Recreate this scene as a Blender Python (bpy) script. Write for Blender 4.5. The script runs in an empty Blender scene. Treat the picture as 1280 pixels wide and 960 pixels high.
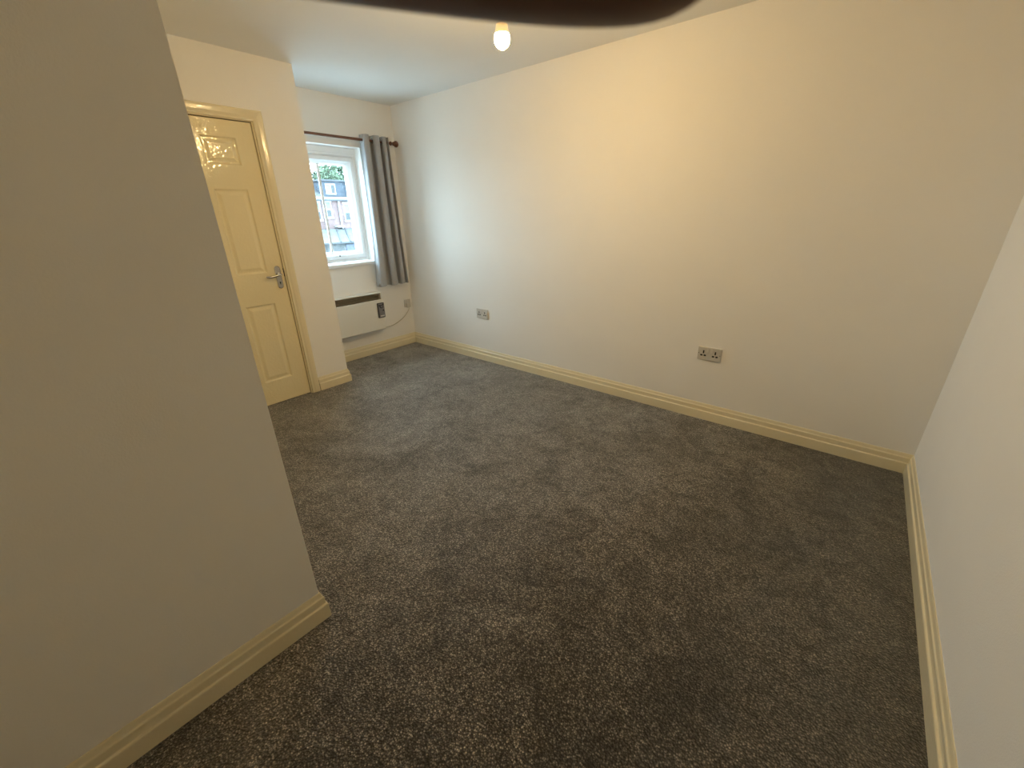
import bpy, bmesh, math, random
from mathutils import Vector, Matrix, Euler

S = bpy.context.scene
COL = S.collection
random.seed(7)

# ------------------------------------------------------------------ camera, sky, exposure
cam_data = bpy.data.cameras.new('camera')
cam = bpy.data.objects.new('camera', cam_data)
COL.objects.link(cam)
cam.location = (3.9380, -2.9217, 1.4011)
CAM_R = (Matrix.Rotation(0.6966, 3, 'Z') @ Matrix.Rotation(1.1769, 3, 'X') @ Matrix.Rotation(-0.0188, 3, 'Z'))
cam.rotation_euler = CAM_R.to_euler()
cam_data.sensor_width = 36.0
cam_data.sensor_fit = 'HORIZONTAL'
cam_data.lens = 511.7 / 1280.0 * 36.0
cam_data.clip_start = 0.002
cam_data.clip_end = 400
cam_data.dof.use_dof = True                 # a phone's tiny lens: only the finger over it is out of focus
cam_data.dof.focus_distance = 3.0
cam_data.dof.aperture_fstop = 36.0
S.camera = cam

SKY_COLOUR = (0.60, 0.83, 1.0)
SKY_STRENGTH = 22.0
world = bpy.data.worlds.new('overcast_sky')
S.world = world
world.use_nodes = True
wn = world.node_tree
wn.nodes['Background'].inputs['Color'].default_value = (*SKY_COLOUR, 1)
wn.nodes['Background'].inputs['Strength'].default_value = SKY_STRENGTH

S.view_settings.view_transform = 'Standard'
S.view_settings.look = 'None'
S.view_settings.gamma = 1.0
S.view_settings.use_curve_mapping = False
S.view_settings.exposure = 0.0
try:
    S.cycles.max_bounces = 14
    S.cycles.diffuse_bounces = 9
    S.cycles.sample_clamp_indirect = 6.0
    S.cycles.caustics_reflective = False
    S.cycles.caustics_refractive = False
except Exception:
    pass

BULB_COLOUR = (1.0, 0.675, 0.29)
BULB_STRENGTH = 715.0

# a light portal in the window opening (guides the sky's rays, gives no light of its own)
ld = bpy.data.lights.new('window_portal', 'AREA')
ld.shape = 'RECTANGLE'; ld.size = 0.75; ld.size_y = 1.02
ld.cycles.is_portal = True
lo = bpy.data.objects.new('window_portal', ld)
COL.objects.link(lo)
lo.location = (-0.16, -0.775, 1.48)
lo.rotation_euler = (0, -math.pi / 2, 0)     # -Z of the lamp looks along +X, into the room
lo.rotation_euler = Vector((1, 0, 0)).to_track_quat('-Z', 'Y').to_euler()

# ------------------------------------------------------------------ material helpers
def new_mat(name):
    m = bpy.data.materials.new(name)
    m.use_nodes = True
    return m, m.node_tree, m.node_tree.nodes['Principled BSDF']

def plain(name, rgb, rough=0.5, metal=0.0, coat=0.0):
    m, nt, p = new_mat(name)
    p.inputs['Base Color'].default_value = (*rgb, 1)
    p.inputs['Roughness'].default_value = rough
    p.inputs['Metallic'].default_value = metal
    p.inputs['Coat Weight'].default_value = coat
    return m

def noise_node(nt, scale, detail=3, rough=0.5, distortion=0.0, coord='Object', vec=None):
    n = nt.nodes.new('ShaderNodeTexNoise')
    n.inputs['Scale'].default_value = scale
    n.inputs['Detail'].default_value = detail
    n.inputs['Roughness'].default_value = rough
    n.inputs['Distortion'].default_value = distortion
    if vec is None:
        t = nt.nodes.new('ShaderNodeTexCoord')
        vec = t.outputs[coord]
    nt.links.new(vec, n.inputs['Vector'])
    return n

def ramp(nt, src, stops):
    r = nt.nodes.new('ShaderNodeValToRGB')
    els = r.color_ramp.elements
    while len(els) < len(stops):
        els.new(0.5)
    for e, (pos, c) in zip(els, stops):
        e.position = pos
        e.color = (*c, 1) if len(c) == 3 else c
    nt.links.new(src, r.inputs['Fac'])
    return r

def mul(nt, a, b, fac=1.0):
    m = nt.nodes.new('ShaderNodeMix')
    m.data_type = 'RGBA'; m.blend_type = 'MULTIPLY'
    m.inputs['Factor'].default_value = fac
    nt.links.new(a, m.inputs['A']); nt.links.new(b, m.inputs['B'])
    return m.outputs['Result']

def bump(nt, p, height, strength, dist):
    b = nt.nodes.new('ShaderNodeBump')
    b.inputs['Strength'].default_value = strength
    b.inputs['Distance'].default_value = dist
    nt.links.new(height, b.inputs['Height'])
    nt.links.new(b.outputs['Normal'], p.inputs['Normal'])
    return b

def paint(name, rgb, rough, bscale, bstr, bdist, var=0.04, coat=0.0, bdetail=3):
    """brushed or rolled paint: slight mottling and fine relief"""
    m, nt, p = new_mat(name)
    n = noise_node(nt, 1.7, 4, 0.55)
    lo_ = tuple(c * (1 - var) for c in rgb)
    r = ramp(nt, n.outputs['Fac'], [(0.3, lo_), (0.7, rgb)])
    nt.links.new(r.outputs['Color'], p.inputs['Base Color'])
    p.inputs['Roughness'].default_value = rough
    p.inputs['Coat Weight'].default_value = coat
    b = noise_node(nt, bscale, bdetail, 0.6)
    bump(nt, p, b.outputs['Fac'], bstr, bdist)
    return m

M = {}
M['wall'] = paint('wall_paint', (0.90, 0.885, 0.85), 0.72, 190, 0.5, 0.0014, 0.03)
M['ceiling'] = paint('ceiling_paint', (0.84, 0.84, 0.82), 0.9, 120, 0.2, 0.001, 0.03)
M['cream'] = paint('cream_gloss_paint', (0.82, 0.735, 0.52), 0.14, 70, 0.35, 0.0012, 0.05, 0.0, 1)
M['door'] = paint('aged_cream_gloss', (0.86, 0.76, 0.495), 0.045, 58, 0.62, 0.002, 0.05, 0.0, 1)
M['upvc'] = plain('white_upvc', (0.86, 0.87, 0.88), 0.22)
M['heater'] = paint('heater_enamel', (0.80, 0.77, 0.69), 0.38, 40, 0.03, 0.0005, 0.02)
M['heater_grille'] = plain('heater_grille_shade', (0.34, 0.28, 0.19), 0.6)
M['pod'] = plain('dark_grey_plastic', (0.075, 0.075, 0.085), 0.4)
M['pod_face'] = plain('mid_grey_plastic', (0.23, 0.22, 0.235), 0.45)
M['black'] = plain('black_plastic', (0.012, 0.012, 0.012), 0.5)
M['plastic'] = plain('white_moulded_plastic', (0.66, 0.64, 0.60), 0.35)
M['cable'] = plain('off_white_flex', (0.60, 0.56, 0.47), 0.5)
M['plate'] = plain('brushed_grey_plate', (0.60, 0.575, 0.53), 0.4, 0.0)
M['chrome'] = plain('dull_chrome', (0.55, 0.53, 0.50), 0.22, 1.0)
M['gap_shade_latch'] = plain('painted_gap_shade_and_latch', (0.05, 0.035, 0.02), 0.9)

def wood_mat():
    m, nt, p = new_mat('stained_wood')
    t = nt.nodes.new('ShaderNodeTexCoord')
    mp = nt.nodes.new('ShaderNodeMapping')
    mp.inputs['Scale'].default_value = (30, 3, 30)
    nt.links.new(t.outputs['Object'], mp.inputs['Vector'])
    n = noise_node(nt, 3.0, 5, 0.6, 0.4, vec=mp.outputs['Vector'])
    r = ramp(nt, n.outputs['Fac'], [(0.3, (0.075, 0.026, 0.012)), (0.7, (0.19, 0.075, 0.033))])
    nt.links.new(r.outputs['Color'], p.inputs['Base Color'])
    p.inputs['Roughness'].default_value = 0.32
    return m
M['wood'] = wood_mat()

def carpet_mat():
    m, nt, p = new_mat('grey_carpet_pile')
    geo = nt.nodes.new('ShaderNodeNewGeometry')
    pos = geo.outputs['Position']
    # tuft speckle
    v = nt.nodes.new('ShaderNodeTexVoronoi')
    v.inputs['Scale'].default_value = 175
    nt.links.new(pos, v.inputs['Vector'])
    spk = nt.nodes.new('ShaderNodeSeparateColor')
    nt.links.new(v.outputs['Color'], spk.inputs['Color'])
    r1 = ramp(nt, spk.outputs['Red'], [(0.0, (0.062, 0.054, 0.044)), (0.45, (0.200, 0.177, 0.150)), (1.0, (0.56, 0.510, 0.450))])
    f = noise_node(nt, 105, 4, 0.75, 0.3, vec=pos)
    r2 = ramp(nt, f.outputs['Fac'], [(0.36, (0.42,) * 3), (0.64, (1.50,) * 3)])
    c = mul(nt, r1.outputs['Color'], r2.outputs['Color'])
    # dark gaps between the tufts
    gap = ramp(nt, v.outputs['Distance'], [(0.15, (1.35,) * 3), (0.62, (0.22,) * 3)])
    c = mul(nt, c, gap.outputs['Color'])
    # pile lying this way and that: scuffs, footmarks
    a = noise_node(nt, 2.3, 5, 0.60, 0.9, vec=pos)
    r3 = ramp(nt, a.outputs['Fac'], [(0.36, (0.66,) * 3), (0.52, (1.0,) * 3), (0.68, (1.15,) * 3)])
    c = mul(nt, c, r3.outputs['Color'])
    b = noise_node(nt, 7.5, 4, 0.6, 1.6, vec=pos)
    r4 = ramp(nt, b.outputs['Fac'], [(0.38, (0.66,) * 3), (0.52, (1.0,) * 3), (0.72, (1.12,) * 3)])
    c = mul(nt, c, r4.outputs['Color'])
    # small burn and dirt specks
    last = c
    for (x, y, rad) in ((2.38, -1.489, 0.020), (2.415, -1.475, 0.012), (2.74, -0.786, 0.011), (2.79, -0.855, 0.009), (2.374, -0.06, 0.012)):
        d = nt.nodes.new('ShaderNodeVectorMath'); d.operation = 'DISTANCE'
        nt.links.new(pos, d.inputs[0]); d.inputs[1].default_value = (x, y, 0.0)
        mm = nt.nodes.new('ShaderNodeMath'); mm.operation = 'MULTIPLY_ADD'
        nt.links.new(f.outputs['Fac'], mm.inputs[0]); mm.inputs[1].default_value = 0.03; 
        nt.links.new(d.outputs['Value'], mm.inputs[2])
        rr = ramp(nt, mm.outputs['Value'], [(rad * 0.8 + 0.014, (0.10, 0.08, 0.06)), (rad * 1.6 + 0.020, (1, 1, 1))])
        last = mul(nt, last, rr.outputs['Color'])
    nt.links.new(last, p.inputs['Base Color'])
    p.inputs['Roughness'].default_value = 0.50
    p.inputs['Specular IOR Level'].default_value = 0.55
    p.inputs['Sheen Weight'].default_value = 0.4
    p.inputs['Sheen Roughness'].default_value = 0.5
    h = nt.nodes.new('ShaderNodeMath'); h.operation = 'ADD'
    nt.links.new(v.outputs['Distance'], h.inputs[0]); nt.links.new(f.outputs['Fac'], h.inputs[1])
    bn = bump(nt, p, h.outputs['Value'], 0.9, 0.005)
    # the pile leans towards +X, more here and less there: the lean turns the lit side of the tufts
    lean_x = nt.nodes.new('ShaderNodeMapRange'); lean_y = nt.nodes.new('ShaderNodeMapRange')
    nt.links.new(a.outputs['Fac'], lean_x.inputs['Value']); nt.links.new(b.outputs['Fac'], lean_y.inputs['Value'])
    for q, (t0, t1) in ((lean_x, (0.20, -0.14)), (lean_y, (-0.12, 0.12))):
        q.inputs['From Min'].default_value = 0.36; q.inputs['From Max'].default_value = 0.66
        q.inputs['To Min'].default_value = t0; q.inputs['To Max'].default_value = t1
    cx = nt.nodes.new('ShaderNodeCombineXYZ')
    # extra lean of the shading normals towards the end wall, added to darken the floor
    sx = nt.nodes.new('ShaderNodeSeparateXYZ'); nt.links.new(pos, sx.inputs['Vector'])
    br = nt.nodes.new('ShaderNodeMapRange'); br.interpolation_type = 'SMOOTHSTEP'
    br.inputs['From Min'].default_value = 2.8; br.inputs['From Max'].default_value = 4.2; br.inputs['To Max'].default_value = 1.15
    nt.links.new(sx.outputs['X'], br.inputs['Value'])
    lx = nt.nodes.new('ShaderNodeMath'); lx.operation = 'ADD'
    nt.links.new(lean_x.outputs['Result'], lx.inputs[0]); nt.links.new(br.outputs['Result'], lx.inputs[1])
    nt.links.new(lx.outputs['Value'], cx.inputs['X']); nt.links.new(lean_y.outputs['Result'], cx.inputs['Y'])
    ad = nt.nodes.new('ShaderNodeVectorMath'); ad.operation = 'ADD'
    nt.links.new(bn.outputs['Normal'], ad.inputs[0]); nt.links.new(cx.outputs['Vector'], ad.inputs[1])
    nm = nt.nodes.new('ShaderNodeVectorMath'); nm.operation = 'NORMALIZE'
    nt.links.new(ad.outputs['Vector'], nm.inputs[0]); nt.links.new(nm.outputs['Vector'], p.inputs['Normal'])
    return m
M['carpet'] = carpet_mat()

def curtain_mat():
    m, nt, p = new_mat('grey_woven_curtain')
    t = nt.nodes.new('ShaderNodeTexCoord')
    mp = nt.nodes.new('ShaderNodeMapping'); mp.inputs['Scale'].default_value = (160, 160, 25)
    nt.links.new(t.outputs['Object'], mp.inputs['Vector'])
    n = noise_node(nt, 3, 3, 0.6, vec=mp.outputs['Vector'])
    r = ramp(nt, n.outputs['Fac'], [(0.3, (0.42, 0.425, 0.435)), (0.7, (0.53, 0.53, 0.54))])
    nt.links.new(r.outputs['Color'], p.inputs['Base Color'])
    p.inputs['Roughness'].default_value = 0.85
    p.inputs['Sheen Weight'].default_value = 0.3
    bump(nt, p, n.outputs['Fac'], 0.25, 0.001)
    tr = nt.nodes.new('ShaderNodeBsdfTranslucent')
    tr.inputs['Color'].default_value = (0.30, 0.32, 0.35, 1)
    mx = nt.nodes.new('ShaderNodeMixShader'); mx.inputs['Fac'].default_value = 0.22
    nt.links.new(p.outputs['BSDF'], mx.inputs[1]); nt.links.new(tr.outputs['BSDF'], mx.inputs[2])
    nt.links.new(mx.outputs['Shader'], nt.nodes['Material Output'].inputs['Surface'])
    return m
M['curtain'] = curtain_mat()

def glass_mat():
    m, nt, p = new_mat('clear_pane')
    nt.nodes.remove(p)
    tr = nt.nodes.new('ShaderNodeBsdfTransparent')
    tr.inputs['Color'].default_value = (0.95, 0.98, 0.98, 1)
    gl = nt.nodes.new('ShaderNodeBsdfGlossy'); gl.inputs['Roughness'].default_value = 0.02
    fr = nt.nodes.new('ShaderNodeFresnel'); # the far face of the pane must not reflect like the inside of a solid block: feed it the inverse index
    ge = nt.nodes.new('ShaderNodeNewGeometry')
    io = nt.nodes.new('ShaderNodeMapRange')
    io.inputs['To Min'].default_value = 1.45; io.inputs['To Max'].default_value = 1 / 1.45
    nt.links.new(ge.outputs['Backfacing'], io.inputs['Value'])
    nt.links.new(io.outputs['Result'], fr.inputs['IOR'])
    mx = nt.nodes.new('ShaderNodeMixShader')
    nt.links.new(fr.outputs['Fac'], mx.inputs['Fac'])
    nt.links.new(tr.outputs['BSDF'], mx.inputs[1]); nt.links.new(gl.outputs['BSDF'], mx.inputs[2])
    nt.links.new(mx.outputs['Shader'], nt.nodes['Material Output'].inputs['Surface'])
    return m
M['glass'] = glass_mat()

def bulb_mat():
    m, nt, p = new_mat('lit_bulb')
    p.inputs['Base Color'].default_value = (0.9, 0.9, 0.88, 1)
    p.inputs['Emission Color'].default_value = (*BULB_COLOUR, 1)
    p.inputs['Emission Strength'].default_value = BULB_STRENGTH
    return m
M['bulb'] = bulb_mat()
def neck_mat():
    m, nt, p = new_mat('collar_added_glow')           # bulb collar: weak emission added in place of the bulb's light on it
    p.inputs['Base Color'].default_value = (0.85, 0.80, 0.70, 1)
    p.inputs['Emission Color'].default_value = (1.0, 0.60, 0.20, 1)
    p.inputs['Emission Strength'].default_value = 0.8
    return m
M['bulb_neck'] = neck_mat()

def skin_mat():
    m, nt, p = new_mat('skin')
    n = noise_node(nt, 60, 4, 0.6)
    r = ramp(nt, n.outputs['Fac'], [(0.3, (0.10, 0.046, 0.028)), (0.7, (0.13, 0.062, 0.038))])
    nt.links.new(r.outputs['Color'], p.inputs['Base Color'])
    p.inputs['Roughness'].default_value = 0.55
    bump(nt, p, n.outputs['Fac'], 0.2, 0.0004)
    return m
M['skin'] = skin_mat()
M['nail'] = plain('fingernail', (0.34, 0.19, 0.15), 0.3)

def brick_mat():
    m, nt, p = new_mat('red_brick')
    t = nt.nodes.new('ShaderNodeTexCoord')
    mp = nt.nodes.new('ShaderNodeMapping'); mp.inputs['Rotation'].default_value = (math.pi / 2, 0, math.pi / 2)
    nt.links.new(t.outputs['Object'], mp.inputs['Vector'])
    b = nt.nodes.new('ShaderNodeTexBrick')
    b.inputs['Scale'].default_value = 1.0
    b.inputs['Brick Width'].default_value = 0.225; b.inputs['Row Height'].default_value = 0.075
    b.inputs['Mortar Size'].default_value = 0.008
    b.inputs['Color1'].default_value = (0.185, 0.035, 0.030, 1); b.inputs['Color2'].default_value = (0.145, 0.030, 0.026, 1)
    b.inputs['Mortar'].default_value = (0.11, 0.07, 0.066, 1)
    nt.links.new(mp.outputs['Vector'], b.inputs['Vector'])
    n = noise_node(nt, 1.2, 4, 0.6)
    r = ramp(nt, n.outputs['Fac'], [(0.3, (0.7,) * 3), (0.7, (1.25,) * 3)])
    c = mul(nt, b.outputs['Color'], r.outputs['Color'])
    nt.links.new(c, p.inputs['Base Color']); p.inputs['Roughness'].default_value = 0.9
    return m
M['brick'] = brick_mat()

def mottled(name, a, b, scale, rough=0.9, detail=5):
    m, nt, p = new_mat(name)
    n = noise_node(nt, scale, detail, 0.65, 0.3)
    r = ramp(nt, n.outputs['Fac'], [(0.35, a), (0.65, b)])
    nt.links.new(r.outputs['Color'], p.inputs['Base Color'])
    p.inputs['Roughness'].default_value = rough
    bump(nt, p, n.outputs['Fac'], 0.5, 0.02)
    return m
M['slate'] = mottled('blue_slate', (0.014, 0.019, 0.028), (0.024, 0.031, 0.043), 2.2, 0.7)
M['pale_slate'] = mottled('weathered_pale_slate', (0.035, 0.038, 0.038), (0.075, 0.078, 0.076), 5.0)
M['stone'] = mottled('rubble_stone', (0.012, 0.014, 0.016), (0.08, 0.08, 0.078), 3.2)
M['lead'] = plain('lead_grey', (0.022, 0.024, 0.028), 0.6)
M['white_paint'] = plain('white_exterior_paint', (0.24, 0.24, 0.235), 0.5)
M['dark_glass'] = plain('far_window_glass', (0.006, 0.009, 0.010), 0.3)
M['net'] = plain('net_blind', (0.10, 0.11, 0.085), 0.8)
M['leaf'] = mottled('leaf_green', (0.022, 0.036, 0.020), (0.095, 0.130, 0.075), 3.0)
M['bark'] = mottled('bark', (0.05, 0.04, 0.03), (0.10, 0.08, 0.06), 9.0)
M['ground'] = mottled('pale_bounce_concrete', (0.46, 0.46, 0.45), (0.56, 0.56, 0.55), 2.0)  # unseen concrete yard, made pale to bounce daylight up to the ceiling
M['shutter'] = plain('blue_grey_painted_board', (0.034, 0.040, 0.062), 0.6)

# ------------------------------------------------------------------ object helpers
def link(name, me, mat=None, parent=None):
    o = bpy.data.objects.new(name, me)
    COL.objects.link(o)
    if mat is not None:
        me.materials.append(mat)
    if parent is not None:
        o.parent = parent
    return o

def empty(name, loc=(0, 0, 0)):
    o = bpy.data.objects.new(name, None)
    COL.objects.link(o)
    o.location = loc
    o.empty_display_size = 0.1
    return o

def tag(o, label=None, cat=None, group=None, kind=None):
    if label: o['label'] = label
    if cat: o['category'] = cat
    if group: o['group'] = group
    if kind: o['kind'] = kind
    return o

def mesh_from(bm, name):
    bmesh.ops.recalc_face_normals(bm, faces=bm.faces)
    me = bpy.data.meshes.new(name)
    bm.to_mesh(me); bm.free()
    return me

def add_box(bm, lo, hi, bevel=0.0, seg=2):
    r = bmesh.ops.create_cube(bm, size=1.0)
    vs = r['verts']
    for v in vs:
        v.co = Vector((lo[i] + (v.co[i] + 0.5) * (hi[i] - lo[i]) for i in range(3)))
    if bevel > 0:
        es = list({e for v in vs for e in v.link_edges})
        bmesh.ops.bevel(bm, geom=es, offset=bevel, segments=seg, affect='EDGES', profile=0.6)

def off(v, o):
    return tuple(v[i] - o[i] for i in range(3))

def box(name, lo, hi, mat, parent=None, bevel=0.0, seg=2, smooth=False):
    """box in world coordinates; a child of an Empty is given in the Empty's own frame"""
    o0 = tuple(parent.matrix_basis.translation) if parent is not None and parent.parent is None else (0, 0, 0)
    if parent is not None and parent.parent is not None:
        o0 = tuple(parent.matrix_basis.translation + parent.parent.matrix_basis.translation)
    bm = bmesh.new()
    add_box(bm, off(lo, o0), off(hi, o0), bevel, seg)
    return link(name, mesh_from(bm, name), mat, parent)

def boxes(name, lst, mat, parent=None, bevel=0.0):
    o0 = tuple(parent.matrix_basis.translation) if parent is not None else (0, 0, 0)
    bm = bmesh.new()
    for lo, hi in lst:
        add_box(bm, off(lo, o0), off(hi, o0), bevel)
    return link(name, mesh_from(bm, name), mat, parent)

def frame_of(d):
    d = d.normalized()
    up = Vector((0, 0, 1)) if abs(d.z) < 0.9 else Vector((1, 0, 0))
    a = d.cross(up).normalized()
    return a, a.cross(d).normalized()

def add_tube(bm, pts, rad, n=10, caps=True):
    pts = [Vector(p) for p in pts]
    rads = rad if isinstance(rad, (list, tuple)) else [rad] * len(pts)
    rings = []
    a = None
    for i, p in enumerate(pts):
        d = (pts[min(i + 1, len(pts) - 1)] - pts[max(i - 1, 0)]).normalized()
        if a is None:
            a, b = frame_of(d)
        else:
            a = (a - d * a.dot(d)).normalized(); b = a.cross(d).normalized()
        rings.append([bm.verts.new(p + (a * math.cos(2 * math.pi * k / n) + b * math.sin(2 * math.pi * k / n)) * rads[i]) for k in range(n)])
    for r0, r1 in zip(rings, rings[1:]):
        for k in range(n):
            bm.faces.new((r0[k], r0[(k + 1) % n], r1[(k + 1) % n], r1[k]))
    if caps:
        bm.faces.new(rings[0]); bm.faces.new(rings[-1])

def smooth(o, angle=40):
    me = o.data
    for p in me.polygons:
        p.use_smooth = True
    if hasattr(me, 'set_sharp_from_angle'):
        me.set_sharp_from_angle(angle=math.radians(angle))
    return o

def tube(name, pts, rad, mat, parent=None, n=10):
    o0 = Vector(parent.matrix_basis.translation) if parent is not None else Vector()
    bm = bmesh.new()
    add_tube(bm, [Vector(p) - o0 for p in pts], rad, n)
    return smooth(link(name, mesh_from(bm, name), mat, parent))

def lathe(name, prof, origin, axis, mat, parent=None, n=24, ang=40):
    """prof: (distance along axis, radius) pairs"""
    o0 = Vector(parent.matrix_basis.translation) if parent is not None else Vector()
    ax = Vector(axis).normalized(); org = Vector(origin) - o0
    a, b = frame_of(ax)
    bm = bmesh.new(); rings = []
    for h, r in prof:
        c = org + ax * h
        rings.append([bm.verts.new(c + (a * math.cos(2 * math.pi * k / n) + b * math.sin(2 * math.pi * k / n)) * max(r, 1e-5)) for k in range(n)])
    for r0, r1 in zip(rings, rings[1:]):
        for k in range(n):
            bm.faces.new((r0[k], r0[(k + 1) % n], r1[(k + 1) % n], r1[k]))
    bm.faces.new(rings[0]); bm.faces.new(rings[-1])
    bmesh.ops.remove_doubles(bm, verts=bm.verts, dist=2e-5)
    return smooth(link(name, mesh_from(bm, name), mat, parent), ang)

def sweep(name, path, prof, mat, side=1, closed=False, parent=None):
    """mitred moulding: prof = (distance from the wall, height) along a floor polyline; side=+1 puts it on the left of the path"""
    bm = bmesh.new(); P = [Vector((p[0], p[1])) for p in path]
    rings = []
    for i, p in enumerate(P):
        dirs = []
        if i > 0: dirs.append((P[i] - P[i - 1]).normalized())
        if i < len(P) - 1: dirs.append((P[i + 1] - P[i]).normalized())
        ns = [Vector((-d.y, d.x)) * side for d in dirs]
        m = ns[0] if len(ns) == 1 else (ns[0] + ns[1]) / (1 + ns[0].dot(ns[1]))
        rings.append([bm.verts.new((p.x + m.x * d, p.y + m.y * d, h)) for d, h in prof])
    k = len(prof)
    for r0, r1 in zip(rings, rings[1:]):
        for j in range(k):
            bm.faces.new((r0[j], r0[(j + 1) % k], r1[(j + 1) % k], r1[j]))
    bm.faces.new(rings[0]); bm.faces.new(rings[-1])
    return link(name, mesh_from(bm, name), mat, parent)

# ------------------------------------------------------------------ room shell
L, H = 4.409, 2.40
XN, YN = 2.668, -2.541          # near wall: face and free end
XD, YD = 0.519, -1.182          # door wall: face and free end
YB = -4.35                      # wall behind the photographer
WY0, WY1 = -1.152, -0.402       # window opening
WZ0, WZ1 = 0.955, 2.005
DY0, DY1 = -2.302, -1.538       # door opening
DZ = 2.006

def struct(name, lo, hi, mat):
    return tag(box(name, lo, hi, mat), kind='structure')

struct('floor', (-0.35, YB - 0.12, -0.12), (L + 0.12, 0.12, 0.0), M['carpet'])
struct('ceiling', (-0.35, YB - 0.12, H), (L + 0.12, 0.12, H + 0.12), M['ceiling'])
struct('wall_far', (-0.35, 0.0, 0.0), (L + 0.12, 0.12, H), M['wall'])
struct('wall_right', (L, YB, 0.0), (L + 0.12, 0.0, H), M['wall'])
struct('wall_rear', (XN - 0.12, YB - 0.12, 0.0), (L + 0.12, YB, H), M['wall'])
tag(boxes('wall_window', [((-0.35, YN, 0), (0, WY0, H)), ((-0.35, WY1, 0), (0, 0, H)),
                          ((-0.35, WY0, 0), (0, WY1, WZ0)), ((-0.35, WY0, WZ1), (0, WY1, H))], M['wall']), kind='structure')
struct('wall_alcove', (0.0, YD - 0.10, 0.0), (XD, YD, H), M['wall'])
tag(boxes('wall_door', [((XD - 0.10, DY1 + 0.03, 0), (XD, YD - 0.10, H)), ((XD - 0.10, YN, 0), (XD, DY0 - 0.03, H)),
                        ((XD - 0.10, DY0 - 0.03, DZ + 0.03), (XD, DY1 + 0.03, H))], M['wall']), kind='structure')
struct('wall_inner', (-0.35, YN - 0.10, 0.0), (XN - 0.10, YN, H), M['wall'])
struct('wall_left', (XN - 0.10, YB, 0.0), (XN, YN, H), M['wall'])

SK = [(0.0, 0.0), (0.018, 0.0), (0.018, 0.060), (0.0168, 0.0640), (0.0125, 0.0665), (0.0115, 0.069), (0.0115, 0.093),
      (0.0105, 0.0965), (0.0078, 0.099), (0.0065, 0.103), (0.0045, 0.114), (0.0025, 0.119), (0.0, 0.119)]
def skirt(name, path, side):
    return tag(sweep(name, path, SK, M['cream'], side), kind='structure')
skirt('baseboard_far', [(0, 0), (L, 0)], -1)
skirt('baseboard_right', [(L, 0), (L, YB)], -1)
skirt('baseboard_window', [(0, YD), (0, 0)], -1)
skirt('baseboard_door', [(XD, -1.4605), (XD, YD), (0, YD)], -1)
skirt('baseboard_left', [(XN, YB), (XN, YN), (XD, YN)], -1)

# ------------------------------------------------------------------ door
door = tag(empty('door_1', (XD, DY1, 0)), kind='structure')
DC = (DY0 + DY1) / 2
boxes('lining', [((XD - 0.10, DY1, 0), (XD, DY1 + 0.03, DZ + 0.03)), ((XD - 0.10, DY0 - 0.03, 0), (XD, DY0, DZ + 0.03)),
                 ((XD - 0.10, DY0, DZ), (XD, DY1, DZ + 0.03))], M['cream'], door)
# stop behind the leaf, coloured dark to paint in the shade of the gap
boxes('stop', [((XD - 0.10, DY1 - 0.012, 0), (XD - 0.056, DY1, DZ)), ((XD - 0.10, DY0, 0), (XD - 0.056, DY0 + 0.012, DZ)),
               ((XD - 0.10, DY0 + 0.012, DZ - 0.012), (XD - 0.056, DY1 - 0.012, DZ))], M['gap_shade_latch'], door)
# leaf: stiles and rails around six panels
FX = XD - 0.012                 # face of the leaf
g = 0.004
ly0, ly1, lz0, lz1 = DY0 + g, DY1 - g, 0.006, DZ - 0.005
cols = [(-2.190, -1.974), (-1.866, -1.652)]
rows = [(0.194, 0.799), (1.023, 1.591), (1.736, 1.903)]
ycuts = [ly0, cols[0][0], cols[0][1], cols[1][0], cols[1][1], ly1]
zcuts = [lz0, rows[0][0], rows[0][1], rows[1][0], rows[1][1], rows[2][0], rows[2][1], lz1]
bm = bmesh.new()
ox, oy = XD, DY1
grid = {}
for i, y in enumerate(ycuts):
    for j, z in enumerate(zcuts):
        grid[i, j] = bm.verts.new((FX - ox, y - oy, z))
for i in range(5):
    for j in range(7):
        if i in (1, 3) and j in (1, 3, 5):
            continue
        bm.faces.new((grid[i, j], grid[i + 1, j], grid[i + 1, j + 1], grid[i, j + 1]))
ext = bmesh.ops.extrude_face_region(bm, geom=list(bm.faces))
for v in [e for e in ext['geom'] if isinstance(e, bmesh.types.BMVert)]:
    v.co.x -= 0.04
leaf = link('leaf', mesh_from(bm, 'leaf'), M['door'], door)
PROF = [(0.0, 0.0), (0.004, -0.0015), (0.009, -0.0065), (0.013, -0.0085), (0.019, -0.0085), (0.024, -0.0072), (0.039, -0.0012), (0.042, -0.0004), (0.045, -0.0004)]
for (ya, yb) in cols:
    for (za, zb) in rows:
        bm = bmesh.new(); prev = None
        for ins, dep in PROF:
            ring = [bm.verts.new((FX - ox + dep, y - oy, z)) for y, z in ((ya + ins, za + ins), (yb - ins, za + ins), (yb - ins, zb - ins), (ya + ins, zb - ins))]
            if prev:
                for k in range(4):
                    bm.faces.new((prev[k], prev[(k + 1) % 4], ring[(k + 1) % 4], ring[k]))
            prev = ring
        bm.faces.new(prev)
        o = link('panel', mesh_from(bm, 'panel'), M['door'], leaf)
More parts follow.
